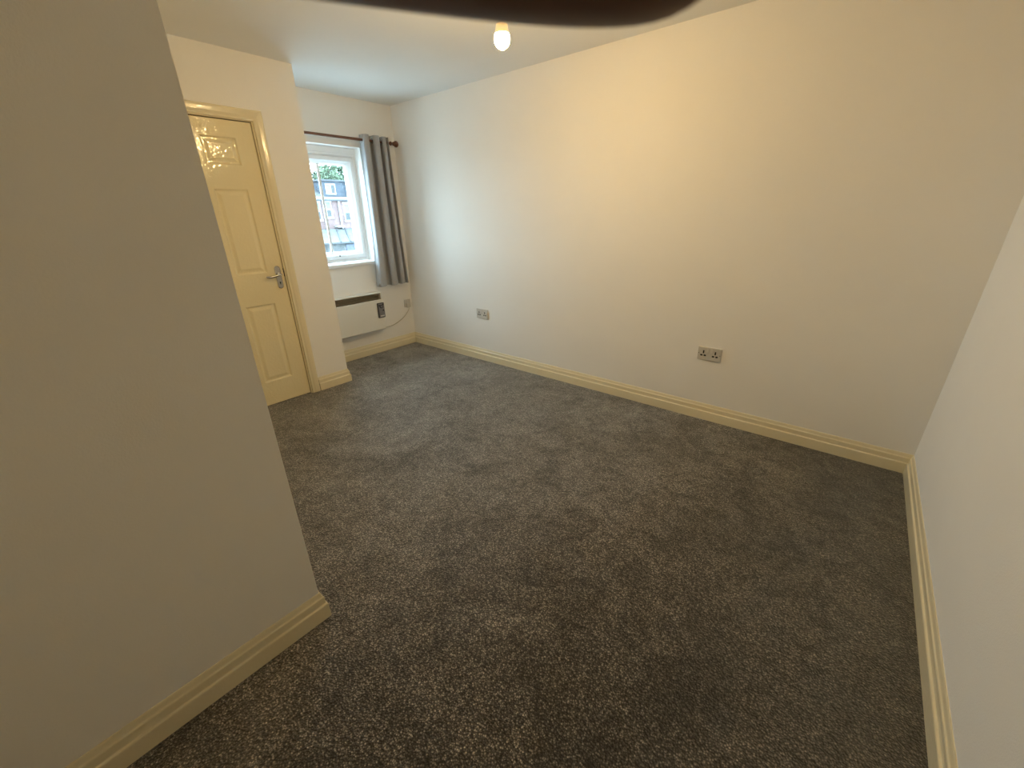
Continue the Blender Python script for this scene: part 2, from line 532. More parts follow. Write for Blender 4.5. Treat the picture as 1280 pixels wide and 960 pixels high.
# architrave (mitred, moulded)
AW = 0.066
APROF = [(0.0, 0.0), (0.0, 0.011), (0.004, 0.014), (0.010, 0.014), (0.014, 0.0115), (0.018, 0.0125), (0.030, 0.016), (0.048, 0.018), (0.058, 0.018), (0.063, 0.016), (0.066, 0.012), (0.066, 0.0)]
bm = bmesh.new(); rings = []
y_in0, y_in1, z_in = DY0 - 0.006, DY1 + 0.008, DZ + 0.004
for corner in range(4):
    ring = []
    for d, h in APROF:
        if corner == 0: p = (h, y_in1 + d, 0.0)
        elif corner == 1: p = (h, y_in1 + d, z_in + d)
        elif corner == 2: p = (h, y_in0 - d, z_in + d)
        else: p = (h, y_in0 - d, 0.0)
        ring.append(bm.verts.new((XD + p[0] - ox, p[1] - oy, p[2])))
    rings.append(ring)
for r0, r1 in zip(rings, rings[1:]):
    for k in range(len(APROF)):
        bm.faces.new((r0[k], r0[(k + 1) % len(APROF)], r1[(k + 1) % len(APROF)], r1[k]))
bm.faces.new(rings[0]); bm.faces.new(rings[-1])
link('architrave', mesh_from(bm, 'architrave'), M['cream'], door)
# lever handle on a long back plate
HY = -1.584
handle = empty('handle', (0, 0, 0)); handle.parent = door
def stadium(bm, cx, cy, cz, w, h, t, n=10):
    """upright rounded plate on the plane x=cx, thickness t towards +x"""
    pts = []
    r = w / 2
    for k in range(n + 1):
        a = math.pi * k / n
        pts.append((cy + r * math.cos(a), cz + h / 2 - r + r * math.sin(a)))
    for k in range(n + 1):
        a = math.pi + math.pi * k / n
        pts.append((cy + r * math.cos(a), cz - h / 2 + r + r * math.sin(a)))
    base = [bm.verts.new((cx, y, z)) for y, z in pts]
    mid = [bm.verts.new((cx + t * 0.65, y, z)) for y, z in pts]
    top = [bm.verts.new((cx + t, cy + (y - cy) * 0.84, cz + (z - cz) * 0.965)) for y, z in pts]
    for a, b in ((base, mid), (mid, top)):
        for k in range(len(pts)):
            bm.faces.new((a[k], a[(k + 1) % len(pts)], b[(k + 1) % len(pts)], b[k]))
    bm.faces.new(top); bm.faces.new(base)
bm = bmesh.new(); stadium(bm, FX - ox, HY - oy, 0.983, 0.040, 0.168, 0.008)
smooth(link('back_plate', mesh_from(bm, 'back_plate'), M['chrome'], handle), 30)
bm = bmesh.new()
add_tube(bm, [(FX - ox + 0.006, HY - oy, 1.005), (FX - ox + 0.030, HY - oy, 1.005)], [0.012, 0.010], 14)
zl = 1.005
lev = [(0.030, 0.012, 0), (0.042, 0.004, 0.0), (0.046, -0.012, -0.001), (0.045, -0.035, -0.006), (0.043, -0.060, -0.011), (0.043, -0.080, -0.012), (0.045, -0.098, -0.009), (0.046, -0.104, -0.007)]
add_tube(bm, [(FX - ox + a, HY - oy + b, zl + c) for a, b, c in lev], [0.006, 0.009, 0.0095, 0.0085, 0.008, 0.0085, 0.007, 0.003], 12)
smooth(link('lever', mesh_from(bm, 'lever'), M['chrome'], handle), 60)
bm = bmesh.new()
add_tube(bm, [(FX - ox + 0.0075, HY - oy, 0.945), (FX - ox + 0.0095, HY - oy, 0.945)], 0.005, 12)
add_box(bm, (FX - ox + 0.0075, HY - oy - 0.002, 0.930), (FX - ox + 0.0092, HY - oy + 0.002, 0.945))
link('keyhole', mesh_from(bm, 'keyhole'), M['black'], handle)
box('latch', (FX - 0.03, DY1 - 0.005, 0.985), (FX + 0.003, DY1 + 0.004, 1.045), M['gap_shade_latch'], door)

# ------------------------------------------------------------------ window
win = tag(empty('window_1', (-0.12, -0.777, WZ0)), kind='structure')
FXW = -0.115                    # room-side face of the fixed frame
def ring_frame(name, y0, y1, z0, z1, w, x0, x1, mat, parent, lip=0.0, wt=None):
    wt = wt or w
    return boxes(name, [((x0, y0, z0), (x1, y0 + w, z1)), ((x0, y1 - w, z0), (x1, y1, z1)),
                        ((x0, y0 + w, z1 - wt), (x1, y1 - w, z1)), ((x0, y0 + w, z0), (x1, y1 - w, z0 + w))], mat, parent, 0.003)
def moulded(name, y0, y1, z0, z1, prof, mat, parent):
    """rectangular moulded frame: prof = (distance inwards, x) pairs, mitred at the corners"""
    o0 = parent.matrix_basis.translation
    bm = bmesh.new(); rings = []
    for d, x in prof:
        rings.append([bm.verts.new(Vector((x, y, z)) - o0) for y, z in ((y0 + d, z0 + d), (y1 - d, z0 + d), (y1 - d, z1 - d), (y0 + d, z1 - d))])
    n = len(prof)
    for i in range(n):
        for k in range(4):
            bm.faces.new((rings[i][k], rings[i][(k + 1) % 4], rings[(i + 1) % n][(k + 1) % 4], rings[(i + 1) % n][k]))
    return link(name, mesh_from(bm, name), mat, parent)
# outer frame with a deeper head, sash standing proud of it, sloping glazing beads
moulded('frame', WY0, WY1, 0.978, 1.956, [(0, -0.19), (0, FXW), (0.018, FXW), (0.026, FXW - 0.012), (0.034, FXW - 0.016), (0.034, -0.19)], M['upvc'], win)
boxes('head_trim', [((-0.19, WY0, 1.956), (FXW + 0.008, WY1, WZ1))], M['upvc'], win, 0.003)
SY0, SY1, SZ0, SZ1 = WY0 + 0.037, WY1 - 0.031, 1.014, 1.922
moulded('sash', SY0, SY1, SZ0, SZ1, [(0, -0.18), (0, FXW + 0.006), (0.003, FXW + 0.010), (0.030, FXW + 0.010), (0.046, FXW - 0.010), (0.046, -0.18)], M['upvc'], win)
moulded('glazing_bead', SY0 + 0.046, SY1 - 0.046, SZ0 + 0.046, SZ1 - 0.046, [(0, -0.17), (0, FXW - 0.012), (0.004, FXW - 0.012), (0.020, FXW - 0.034), (0.020, -0.17)], M['upvc'], win)
box('pane', (-0.158, SY0 + 0.05, SZ0 + 0.05), (-0.152, SY1 - 0.05, SZ1 - 0.05), M['glass'], win)
box('glazing_bar', (-0.150, -0.789, SZ0 + 0.05), (-0.138, -0.767, SZ1 - 0.05), M['upvc'], win, 0.003)
# sill board with rounded nose and the cill rail
box('sill', (-0.115, WY0, 0.955), (0.0, WY1, 0.975), M['upvc'], win)
box('sill_nose', (0.0, WY0 - 0.03, 0.945), (0.033, WY1 - 0.030, 0.975), M['upvc'], win, 0.008, 3)
hb = bmesh.new()
add_box(hb, (FXW + 0.012 + 0.12, -0.80 + 0.777, 1.034 - WZ0), (FXW + 0.024 + 0.12, -0.66 + 0.777, 1.052 - WZ0), 0.004)
add_box(hb, (FXW + 0.024 + 0.12, -0.800 + 0.777, 1.036 - WZ0), (FXW + 0.040 + 0.12, -0.772 + 0.777, 1.050 - WZ0), 0.004)
hnd = link('window_handle', mesh_from(hb, 'window_handle'), M['upvc'], win)
lk = box('lock_button', (FXW + 0.012, -0.742, 1.036), (FXW + 0.029, -0.728, 1.049), M['black'], win, 0.003)

# ------------------------------------------------------------------ curtain rod
rod = tag(empty('curtain_rod', (0.08, -0.6, 2.061)), 'dark-stained wooden curtain rod with turned ball finial above the window', 'curtain rod')
tube('pole', [(0.08, -1.165, 2.061), (0.08, -0.100, 2.061)], 0.0115, M['wood'], rod, 16)
fin = [(0, 0.0125), (0.004, 0.017), (0.010, 0.0185), (0.014, 0.017), (0.018, 0.0115), (0.024, 0.0095), (0.030, 0.012), (0.036, 0.016),
       (0.044, 0.0175), (0.050, 0.0185), (0.058, 0.025), (0.066, 0.0285), (0.074, 0.029), (0.082, 0.026), (0.089, 0.019), (0.093, 0.010), (0.0945, 0.0)]
lathe('finial', fin, (0.08, -0.112, 2.061), (0, 1, 0), M['wood'], rod)
for yb in (-0.140, -1.10):
    bm = bmesh.new()
    add_tube(bm, [(-0.078, yb + 0.6, -0.005), (-0.040, yb + 0.6, -0.006), (-0.012, yb + 0.6, -0.003)], [0.010, 0.009, 0.011], 12)
    add_tube(bm, [(-0.0799, yb + 0.6, -0.005), (-0.068, yb + 0.6, -0.005)], [0.024, 0.021], 16)
    bmesh.ops.create_uvsphere(bm, u_segments=12, v_segments=8, radius=0.0165, matrix=Matrix.Translation((0, yb + 0.6, 0)))
    smooth(link('bracket', mesh_from(bm, 'bracket'), M['wood'], rod))

# ------------------------------------------------------------------ curtain
curt = tag(empty('curtain', (0.08, -0.29, 0.72)), 'grey eyelet curtain gathered in folds beside the window', 'curtain')
FOLDS = ((-0.42, 0.0), (0.0, 0.13), (1.0, 0.53), (2.0, 0.84), (2.9, 1.0))     # fold number -> place along the width
def along(q):
    for (q0, s0), (q1, s1) in zip(FOLDS, FOLDS[1:]):
        if q <= q1 or q1 == FOLDS[-1][0]:
            return s0 + (s1 - s0) * (q - q0) / (q1 - q0)
def along_soft(q):
    return sum(along(min(FOLDS[-1][0], max(FOLDS[0][0], q + d))) for d in (-0.3, -0.15, 0, 0.15, 0.3)) / 5
def cur_pt(u, t):
    """u along the cloth 0..1, t from hem 0 to heading 1"""
    q = FOLDS[0][0] + (FOLDS[-1][0] - FOLDS[0][0]) * u
    s = along_soft(q)
    rate = (along_soft(q + 0.1) - along_soft(q - 0.1)) / 0.2
    w = (1 - t) ** 1.3
    width = 0.292 * (1 - w) + 0.372 * w
    y = (-0.434) * (1 - w) + (-0.462) * w + width * s
    ph = 2 * math.pi * q
    y += 0.95 * rate * width / (2 * math.pi) * math.sin(2 * ph) * (0.75 + 0.25 * t)       # full rounded fronts over pinched necks
    A = (0.046 + 0.006 * math.sin(2.0 * q)) * (1 - 0.10 * w)
    x = A * math.cos(ph)
    y += 0.005 * math.sin(7 * t + 3 * q) * w
    x += 0.006 * math.sin(4 * t + 2 * q) * w
    z = 0.0 + 1.385 * t + 0.004 * math.sin(ph) * (1 - t)
    return (x, y + 0.29, z)
bm = bmesh.new(); NS, NT = 150, 26
vv = [[bm.verts.new(cur_pt(i / NS, j / NT)) for j in range(NT + 1)] for i in range(NS + 1)]
for i in range(NS):
    for j in range(NT):
        bm.faces.new((vv[i][j], vv[i + 1][j], vv[i + 1][j + 1], vv[i][j + 1]))
cl = smooth(link('drape', mesh_from(bm, 'drape'), M['curtain'], curt), 80)
sm = cl.modifiers.new('thickness', 'SOLIDIFY'); sm.thickness = 0.003; sm.offset = 0
# hem and metal eyelets
bm = bmesh.new()
rows_h = [[bm.verts.new(Vector(cur_pt(i / NS, 0)) + Vector((dx, 0, dz))) for dx, dz in ((0.0028, 0.0), (0.0028, 0.045), (-0.0028, 0.045), (-0.0028, 0.0))] for i in range(NS + 1)]
for a, b in zip(rows_h, rows_h[1:]):
    for k in range(4):
        bm.faces.new((a[k], a[(k + 1) % 4], b[(k + 1) % 4], b[k]))
smooth(link('hem', mesh_from(bm, 'hem'), M['curtain'], curt), 60)
for k in range(7):
    s = (0.25 + 0.5 * (k - 1) - FOLDS[0][0]) / (FOLDS[-1][0] - FOLDS[0][0])      # where the cloth crosses the pole
    if not 0.01 < s < 0.99:
        continue
    c = Vector(cur_pt(s, (2.061 - 0.72) / 1.385)); c2 = Vector(cur_pt(s + 0.004, (2.061 - 0.72) / 1.385))
    tang = (c2 - c); tang.z = 0; nrm = Vector((-tang.y, tang.x, 0)).normalized()
    a = tang.normalized(); b = Vector((0, 0, 1))
    bm = bmesh.new(); N1, N2 = 20, 6; ring = []
    for i in range(N1):
        th = 2 * math.pi * i / N1; rad = a * math.cos(th) + b * math.sin(th)
        ring.append([bm.verts.new(c + rad * (0.0215 + 0.005 * math.cos(2 * math.pi * j / N2)) + nrm * 0.0042 * math.sin(2 * math.pi * j / N2)) for j in range(N2)])
    for i in range(N1):
        for j in range(N2):
            bm.faces.new((ring[i][j], ring[(i + 1) % N1][j], ring[(i + 1) % N1][(j + 1) % N2], ring[i][(j + 1) % N2]))
    smooth(link('eyelet', mesh_from(bm, 'eyelet'), M['chrome'], curt), 60)

# ------------------------------------------------------------------ panel heater
HX, HY0, HY1, HZ0, HZ1 = 0.105, -1.12, -0.452, 0.276, 0.666
heat = tag(empty('panel_heater', (0, -0.78, HZ0)), 'cream wall-mounted electric panel heater under the window', 'heater')
box('back_plate', (0.0, HY0 + 0.01, HZ0 + 0.01), (0.014, HY1 - 0.01, HZ1), M['heater'], heat)
box('front_panel', (0.086, HY0, HZ0), (HX, HY1, 0.592), M['heater'], heat, 0.006, 3)
box('top_plate', (0.004, HY0, HZ1 - 0.010), (HX, HY1, HZ1), M['heater'], heat, 0.004)
for ya, yb in ((HY0, HY0 + 0.012), (HY1 - 0.012, HY1)):
    box('end_plate', (0.008, ya, HZ0 + 0.004), (HX - 0.004, yb, HZ1 - 0.004), M['heater'], heat, 0.003)
box('outlet_back', (0.050, HY0 + 0.012, 0.57), (0.056, HY1 - 0.012, HZ1 - 0.010), M['heater_grille'], heat)
for k in range(4):
    z = 0.600 + k * 0.0145
    box('louvre', (0.056, HY0 + 0.012, z), (0.088, HY1 - 0.012, z + 0.003), M['heater_grille'], heat)
box('underside', (0.014, HY0 + 0.012, HZ0 + 0.006), (0.086, HY1 - 0.012, HZ0 + 0.012), M['heater_grille'], heat)
# control pod
px = HX - 0.002
pod = box('control_pod', (px, -0.528, 0.402), (px + 0.020, -0.449, 0.560), M['pod'], heat, 0.008, 3)
o0 = Vector((0, -0.78, HZ0))
def podbox(name, lo, hi, mat, bev=0.002):
    bm = bmesh.new(); add_box(bm, Vector(lo) - o0, Vector(hi) - o0, bev)
    return link(name, mesh_from(bm, name), mat, pod)
podbox('face_plate', (px + 0.018, -0.5205, 0.410), (px + 0.0215, -0.4565, 0.552), M['pod_face'], 0.003)
bm = bmesh.new()
add_tube(bm, [Vector((px + 0.020, -0.4895, 0.523)) - o0, Vector((px + 0.029, -0.4895, 0.523)) - o0], [0.021, 0.019], 20)
smooth(link('dial', mesh_from(bm, 'dial'), M['pod'], pod), 30)
bm = bmesh.new()
add_tube(bm, [Vector((px + 0.028, -0.4895, 0.523)) - o0, Vector((px + 0.0305, -0.4895, 0.523)) - o0], [0.010, 0.009], 16)
smooth(link('dial_cap', mesh_from(bm, 'dial_cap'), M['pod_face'], pod), 30)
for k, (yy, zz) in enumerate(((-0.469, 0.481), (-0.511, 0.535), (-0.468, 0.543))):
    podbox('button', (px + 0.021, yy - 0.007, zz - 0.007), (px + 0.0245, yy + 0.007, zz + 0.007), M['black'])
podbox('display', (px + 0.021, -0.514, 0.444), (px + 0.0228, -0.480, 0.470), M['pod_face'])
podbox('rocker', (px + 0.021, -0.513, 0.418), (px + 0.0250, -0.464, 0.430), M['plastic'])

# ------------------------------------------------------------------ sockets
def double_socket(x, z, label, name='wall_socket'):
    r = tag(empty(name, (x, 0.0, z)), label, 'socket')
    box('faceplate', (x - 0.0755, -0.011, z - 0.0465), (x + 0.0755, 0.0, z + 0.0465), M['plate'], r, 0.004, 3)
    for sx in (-1, 1):
        cx = x + sx * 0.038
        box('insert', (cx - 0.026, -0.0122, z - 0.034), (cx + 0.026, -0.010, z + 0.026), M['plate'], r, 0.0008)
        for (dx, dz, w, h) in ((0, 0.012, 0.0045, 0.011), (-0.0112, -0.012, 0.0075, 0.0055), (0.0112, -0.012, 0.0075, 0.0055)):
            box('pin_slot', (cx + dx - w, -0.0131, z + dz - h), (cx + dx + w, -0.0116, z + dz + h), M['black'], r, 0.0006)
        bx = x + sx * 0.0115
        box('switch', (bx - 0.0075, -0.0155, z + 0.012), (bx + 0.0075, -0.010, z + 0.036), M['plastic'], r, 0.0015)
    for sx in (-1, 1):
        bm = bmesh.new(); add_tube(bm, [(sx * 0.068, -0.0105, 0.0), (sx * 0.068, -0.0122, 0.0)], [0.0038, 0.003], 12)
        link('screw', mesh_from(bm, 'screw'), M['chrome'], r)
    return r
double_socket(3.271, 0.488, 'grey double wall socket low on the long bare wall, the nearer and larger-looking of two')
double_socket(1.131, 0.487, 'small grey double wall socket on the long wall, closer to the window corner')

sp = tag(empty('fused_outlet', (0.0, -0.068, 0.475)), 'small grey single wall outlet with a plug, in the corner beside the heater', 'socket')
box('faceplate', (0, -0.111, 0.432), (0.010, -0.025, 0.518), M['plate'], sp, 0.004, 3)
box('switch', (0.009, -0.078, 0.490), (0.014, -0.058, 0.510), M['plastic'], sp, 0.0015)
bm = bmesh.new()
add_box(bm, (0.010, -0.026, -0.048), (0.032, 0.026, 0.004), 0.006, 3)
plug = tag(link('plug', mesh_from(bm, 'plug'), M['plate'], sp))
# heater flex from the plug to the heater's lower end
pts = []
ctrl = [(0.022, -0.066, 0.430), (0.020, -0.068, 0.405), (0.014, -0.088, 0.375), (0.010, -0.130, 0.335), (0.008, -0.200, 0.295), (0.008, -0.280, 0.268), (0.010, -0.350, 0.262), (0.020, -0.410, 0.268), (0.034, -0.455, 0.290)]
for i in range(len(ctrl) - 1):
    p0, p1, p2, p3 = (Vector(ctrl[max(0, min(len(ctrl) - 1, i + d))]) for d in (-1, 0, 1, 2))
    for k in range(5):
        t = k / 5
        pts.append(0.5 * ((2 * p1) + (p2 - p0) * t + (2 * p0 - 5 * p1 + 4 * p2 - p3) * t * t + (3 * p1 - p0 - 3 * p2 + p3) * t ** 3))
pts.append(Vector(ctrl[-1]))
tag(tube('heater_cable', pts, 0.0042, M['cable'], None, 8), 'pale grey flex curving from the corner outlet down to the heater', 'cable')

# ------------------------------------------------------------------ pendant bulb
BX, BY = 2.50, -1.226
pend = tag(empty('pendant_light', (BX, BY, H)), 'bare lit bulb hanging from a short ceiling pendant', 'light')
lathe('ceiling_rose', [(0, 0.045), (0.006, 0.046), (0.016, 0.040), (0.024, 0.024), (0.030, 0.010), (0.034, 0.006)], (BX, BY, H), (0, 0, -1), M['plastic'], pend)
tube('cord', [(BX, BY, H - 0.03), (BX, BY, 2.214)], 0.0035, M['plastic'], pend, 8)
lathe('lamp_holder', [(0, 0.006), (0.004, 0.012), (0.014, 0.018), (0.030, 0.0195), (0.032, 0.023), (0.044, 0.024), (0.046, 0.021), (0.058, 0.0205), (0.060, 0.016)], (BX, BY, 2.217), (0, 0, -1), M['plastic'], pend)
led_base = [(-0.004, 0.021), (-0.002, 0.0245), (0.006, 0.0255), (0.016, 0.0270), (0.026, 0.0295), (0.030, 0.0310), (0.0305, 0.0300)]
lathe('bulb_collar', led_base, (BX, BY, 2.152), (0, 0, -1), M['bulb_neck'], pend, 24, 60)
dome = [(0.0302, 0.0300), (0.035, 0.0322), (0.043, 0.0338), (0.053, 0.0338), (0.063, 0.0312), (0.072, 0.0255), (0.079, 0.0170), (0.084, 0.0075), (0.0855, 0.0)]
lathe('bulb_dome', dome, (BX, BY, 2.152), (0, 0, -1), M['bulb'], pend, 20, 80)

# ------------------------------------------------------------------ photographer's hand: a fingertip hangs over the top of the lens
def hand():
    """one skinned body in the camera's own axes (x right, y up, z back), then placed where the phone is held"""
    J = {}
    verts, edges, rads = [], [], []
    def v(p, r):
        verts.append(Vector(p)); rads.append(r); return len(verts) - 1
    def chain(start, pts):
        a = start; ids = []
        for p, r in pts:
            b = v(p, r); edges.append((a, b)); a = b; ids.append(b)
        return ids
    root = v((-0.112, -0.060, 0.030), (0.026, 0.020))
    palm = chain(root, [((-0.102, -0.030, 0.020), (0.034, 0.017)), ((-0.096, 0.000, 0.012), (0.038, 0.015))])
    knuck = palm[-1]
    idx = chain(knuck, [((-0.086, 0.026, 0.002), (0.0115, 0.0115)), ((-0.060, 0.0350, -0.012), (0.0098, 0.0098)),
                        ((-0.0360, 0.0340, -0.0185), (0.0096, 0.0096)), ((-0.0160, 0.0308, -0.0200), (0.0094, 0.0094)),
                        ((-0.0040, 0.0291, -0.0200), (0.0093, 0.0093)), ((0.0060, 0.0279, -0.0200), (0.0092, 0.0092)),
                        ((0.0142, 0.0277, -0.0199), (0.0083, 0.0083))])
    chain(knuck, [((-0.100, 0.012, -0.004), (0.0115, 0.0115)), ((-0.088, 0.014, -0.024), (0.0098, 0.0098)), ((-0.066, 0.010, -0.026), (0.0088, 0.0088)), ((-0.054, 0.006, -0.014), (0.0070, 0.0070))])
    chain(palm[-1], [((-0.106, -0.008, -0.004), (0.0110, 0.0110)), ((-0.096, -0.008, -0.024), (0.0095, 0.0095)), ((-0.074, -0.012, -0.026), (0.0085, 0.0085)), ((-0.062, -0.014, -0.014), (0.0068, 0.0068))])
    chain(palm[0], [((-0.110, -0.030, -0.002), (0.0100, 0.0100)), ((-0.102, -0.032, -0.020), (0.0085, 0.0085)), ((-0.084, -0.034, -0.022), (0.0075, 0.0075)), ((-0.073, -0.035, -0.013), (0.0060, 0.0060))])
    chain(palm[0], [((-0.084, -0.026, 0.036), (0.0135, 0.0125)), ((-0.066, -0.008, 0.040), (0.0110, 0.0110)), ((-0.050, 0.006, 0.034), (0.0085, 0.0085))])
    chain(root, [((-0.122, -0.110, 0.050), (0.028, 0.022)), ((-0.136, -0.190, 0.085), (0.036, 0.031)), ((-0.150, -0.270, 0.120), (0.041, 0.037))])
    me = bpy.data.meshes.new('hand')
    me.from_pydata([tuple(p) for p in verts], edges, [])
    o = bpy.data.objects.new('hand', me); COL.objects.link(o)
    m = o.modifiers.new('skin', 'SKIN'); m.use_smooth_shade = True; m.branch_smoothing = 0.6
    for d, r in zip(me.skin_vertices[0].data, rads):
        d.radius = r
    me.skin_vertices[0].data[root].use_root = True
    s = o.modifiers.new('smooth', 'SUBSURF'); s.levels = 3; s.render_levels = 3
    sm_ = o.modifiers.new('even', 'SMOOTH'); sm_.factor = 0.5; sm_.iterations = 14
    dg = bpy.context.evaluated_depsgraph_get()
    baked = bpy.data.meshes.new_from_object(o.evaluated_get(dg))
    o.modifiers.clear(); o.data = baked; bpy.data.meshes.remove(me)
    baked.name = 'hand'; baked.materials.clear(); baked.materials.append(M['skin'])
    for p in baked.polygons: p.use_smooth = True
    o.matrix_world = Matrix.Translation(cam.location) @ CAM_R.to_4x4()
    tag(o, 'dark blurred fingertip of a hand hanging across the ceiling, in front of the bulb fitting', 'hand')
    bm = bmesh.new()
    bmesh.ops.create_uvsphere(bm, u_segments=12, v_segments=8, radius=1.0)
    for q in bm.verts:
        q.co = Vector((q.co.x * 0.0055, q.co.y * 0.0045, q.co.z * 0.0012)) + Vector((0.0085, 0.0305, -0.0278))
    nl = smooth(link('fingernail', mesh_from(bm, 'fingernail'), M['nail'], o), 80)
    return o
hand()

# ------------------------------------------------------------------ outside: houses across the yard
GZ = -3.9
C0 = Vector((3.938, -2.9217, 1.4011))
FXH = -34.3
kf = (3.938 - FXH) / 15.938
def hy(y): return C0.y + (y - C0.y) * kf        # from measurements taken on the plane 16 m off
def hz(z): return C0.z + (z - C0.z) * kf
tag(box('ground', (-90, -45, GZ - 0.3), (-0.4, 75, GZ), M['ground']), kind='structure')
EZ = hz(2.03)
def house(y0, y1, label, dormer, wins, x=FXH, seedy=0):
    h = tag(empty('terraced_house', (x, (y0 + y1) / 2, GZ)), label, 'house', 'brick terraced houses seen through the window')
    box('wall', (x - 7.0, y0, GZ), (x, y1, EZ), M['brick'], h)
    # low-pitched slate roof
    bm = bmesh.new()
    o = h.location
    rz = EZ + 1.75
    P = lambda a, b, c: bm.verts.new((a - o.x, b - o.y, c - o.z))
    sec = [(x + 0.22, EZ - 0.02), (x - 3.5, rz), (x - 7.2, EZ - 0.02), (x - 7.2, EZ - 0.14), (x - 3.5, rz - 0.14), (x + 0.22, EZ - 0.14)]
    r0 = [P(a, y0, c) for a, c in sec]; r1 = [P(a, y1, c) for a, c in sec]
    for k in range(6):
        bm.faces.new((r0[k], r0[(k + 1) % 6], r1[(k + 1) % 6], r1[k]))
    bm.faces.new(r0); bm.faces.new(r1)
    link('roof', mesh_from(bm, 'roof'), M['pale_slate'], h)
    box('gutter', (x + 0.16, y0, EZ - 0.16), (x + 0.32, y1, EZ - 0.03), M['lead'], h, 0.03)
    box('fascia', (x + 0.02, y0, EZ - 0.02), (x + 0.20, y1, EZ + 0.16), M['white_paint'], h)
    for (wy0, wy1, wz0, wz1) in wins:
        boxes('window_surround', [((x, wy0 - 0.08, wz0 - 0.16), (x + 0.08, wy1 + 0.08, wz0)), ((x, wy0 - 0.08, wz1), (x + 0.06, wy1 + 0.08, wz1 + 0.18)),
                                  ((x - 0.05, wy0 - 0.02, wz0), (x + 0.04, wy0 + 0.09, wz1)), ((x - 0.05, wy1 - 0.09, wz0), (x + 0.04, wy1 + 0.02, wz1)),
                                  ((x - 0.05, wy0 + 0.09, (wz0 + wz1) / 2 - 0.05), (x + 0.03, wy1 - 0.09, (wz0 + wz1) / 2 + 0.05))], M['white_paint'], h)
        box('window_blind', (x, wy0 + 0.09, (wz0 + wz1) / 2 + 0.05), (x + 0.012, wy1 - 0.09, wz1), M['net'], h)
        box('window_glass', (x, wy0 + 0.09, wz0), (x + 0.012, wy1 - 0.09, (wz0 + wz1) / 2 - 0.05), M['dark_glass'], h)
    if dormer:
        d0, d1, dz0, dz1, w0, w1, wz0, wz1 = dormer
        xd = x - 0.25
        box('dormer_wall', (x - 3.2, d0, dz0), (xd, d1, dz1), M['slate'], h)
        box('dormer_roof', (x - 3.4, d0 - 0.18, dz1), (xd + 0.2, d1 + 0.18, dz1 + 0.13), M['lead'], h)
        boxes('dormer_window_frame', [((xd, w0, wz0), (xd + 0.07, w1, wz0 + 0.10)), ((xd, w0, wz1 - 0.10), (xd + 0.07, w1, wz1)),
                                      ((xd, w0, wz0 + 0.10), (xd + 0.07, w0 + 0.09, wz1 - 0.10)), ((xd, w1 - 0.09, wz0 + 0.10), (xd + 0.07, w1, wz1 - 0.10)),
                                      ((xd, (w0 + w1) / 2 - 0.04, wz0 + 0.10), (xd + 0.06, (w0 + w1) / 2 + 0.04, wz1 - 0.10))], M['white_paint'], h)
        box('dormer_blind', (xd, w0 + 0.09, wz0 + 0.1), (xd + 0.014, (w0 + w1) / 2 - 0.04, wz1 - 0.1), M['net'], h)
        box('dormer_glass', (xd, (w0 + w1) / 2 + 0.04, wz0 + 0.1), (xd + 0.014, w1 - 0.09, wz1 - 0.1), M['dark_glass'], h)
    return h
wz = (hz(1.33), hz(1.90))
h1 = house(hy(4.72), hy(6.60), 'red brick house with a slate-blue box dormer, seen through the window',
           (hy(5.53), hy(6.50), hz(2.12), hz(2.64), hy(5.66), hy(6.05), hz(2.19), hz(2.56)),
           [(hy(5.02), hy(5.28), *wz), (hy(5.47), hy(5.71), hz(1.42), hz(1.92)), (hy(6.20), hy(6.47), hz(1.29), hz(1.85))])
tube('downpipe', [(FXH + 0.10, hy(6.01), hz(1.96)), (FXH + 0.10, hy(6.01), hz(0.62))], 0.09, M['white_paint'], h1, 8)
tube('downpipe', [(FXH + 0.10, hy(5.40), hz(1.96)), (FXH + 0.10, hy(5.40), hz(0.62))], 0.09, M['white_paint'], h1, 8)
box('porch_roof', (FXH, hy(5.72), hz(1.04)), (FXH + 0.7, hy(5.97), hz(1.10)), M['white_paint'], h1)
box('party_parapet', (FXH - 3.4, hy(6.52), hz(2.20)), (FXH + 0.1, hy(6.60), hz(2.66)), M['white_paint'], h1)
house(hy(6.62), hy(8.5), 'red brick house beyond the parapet, mostly hidden by the curtain edge', None, [(hy(6.9), hy(7.2), *wz), (hy(7.7), hy(8.0), *wz)])
house(hy(2.80), hy(4.70), 'red brick house without a dormer, mostly hidden by the window frame edge', None, [(hy(3.2), hy(3.5), *wz), (hy(4.0), hy(4.3), *wz)])

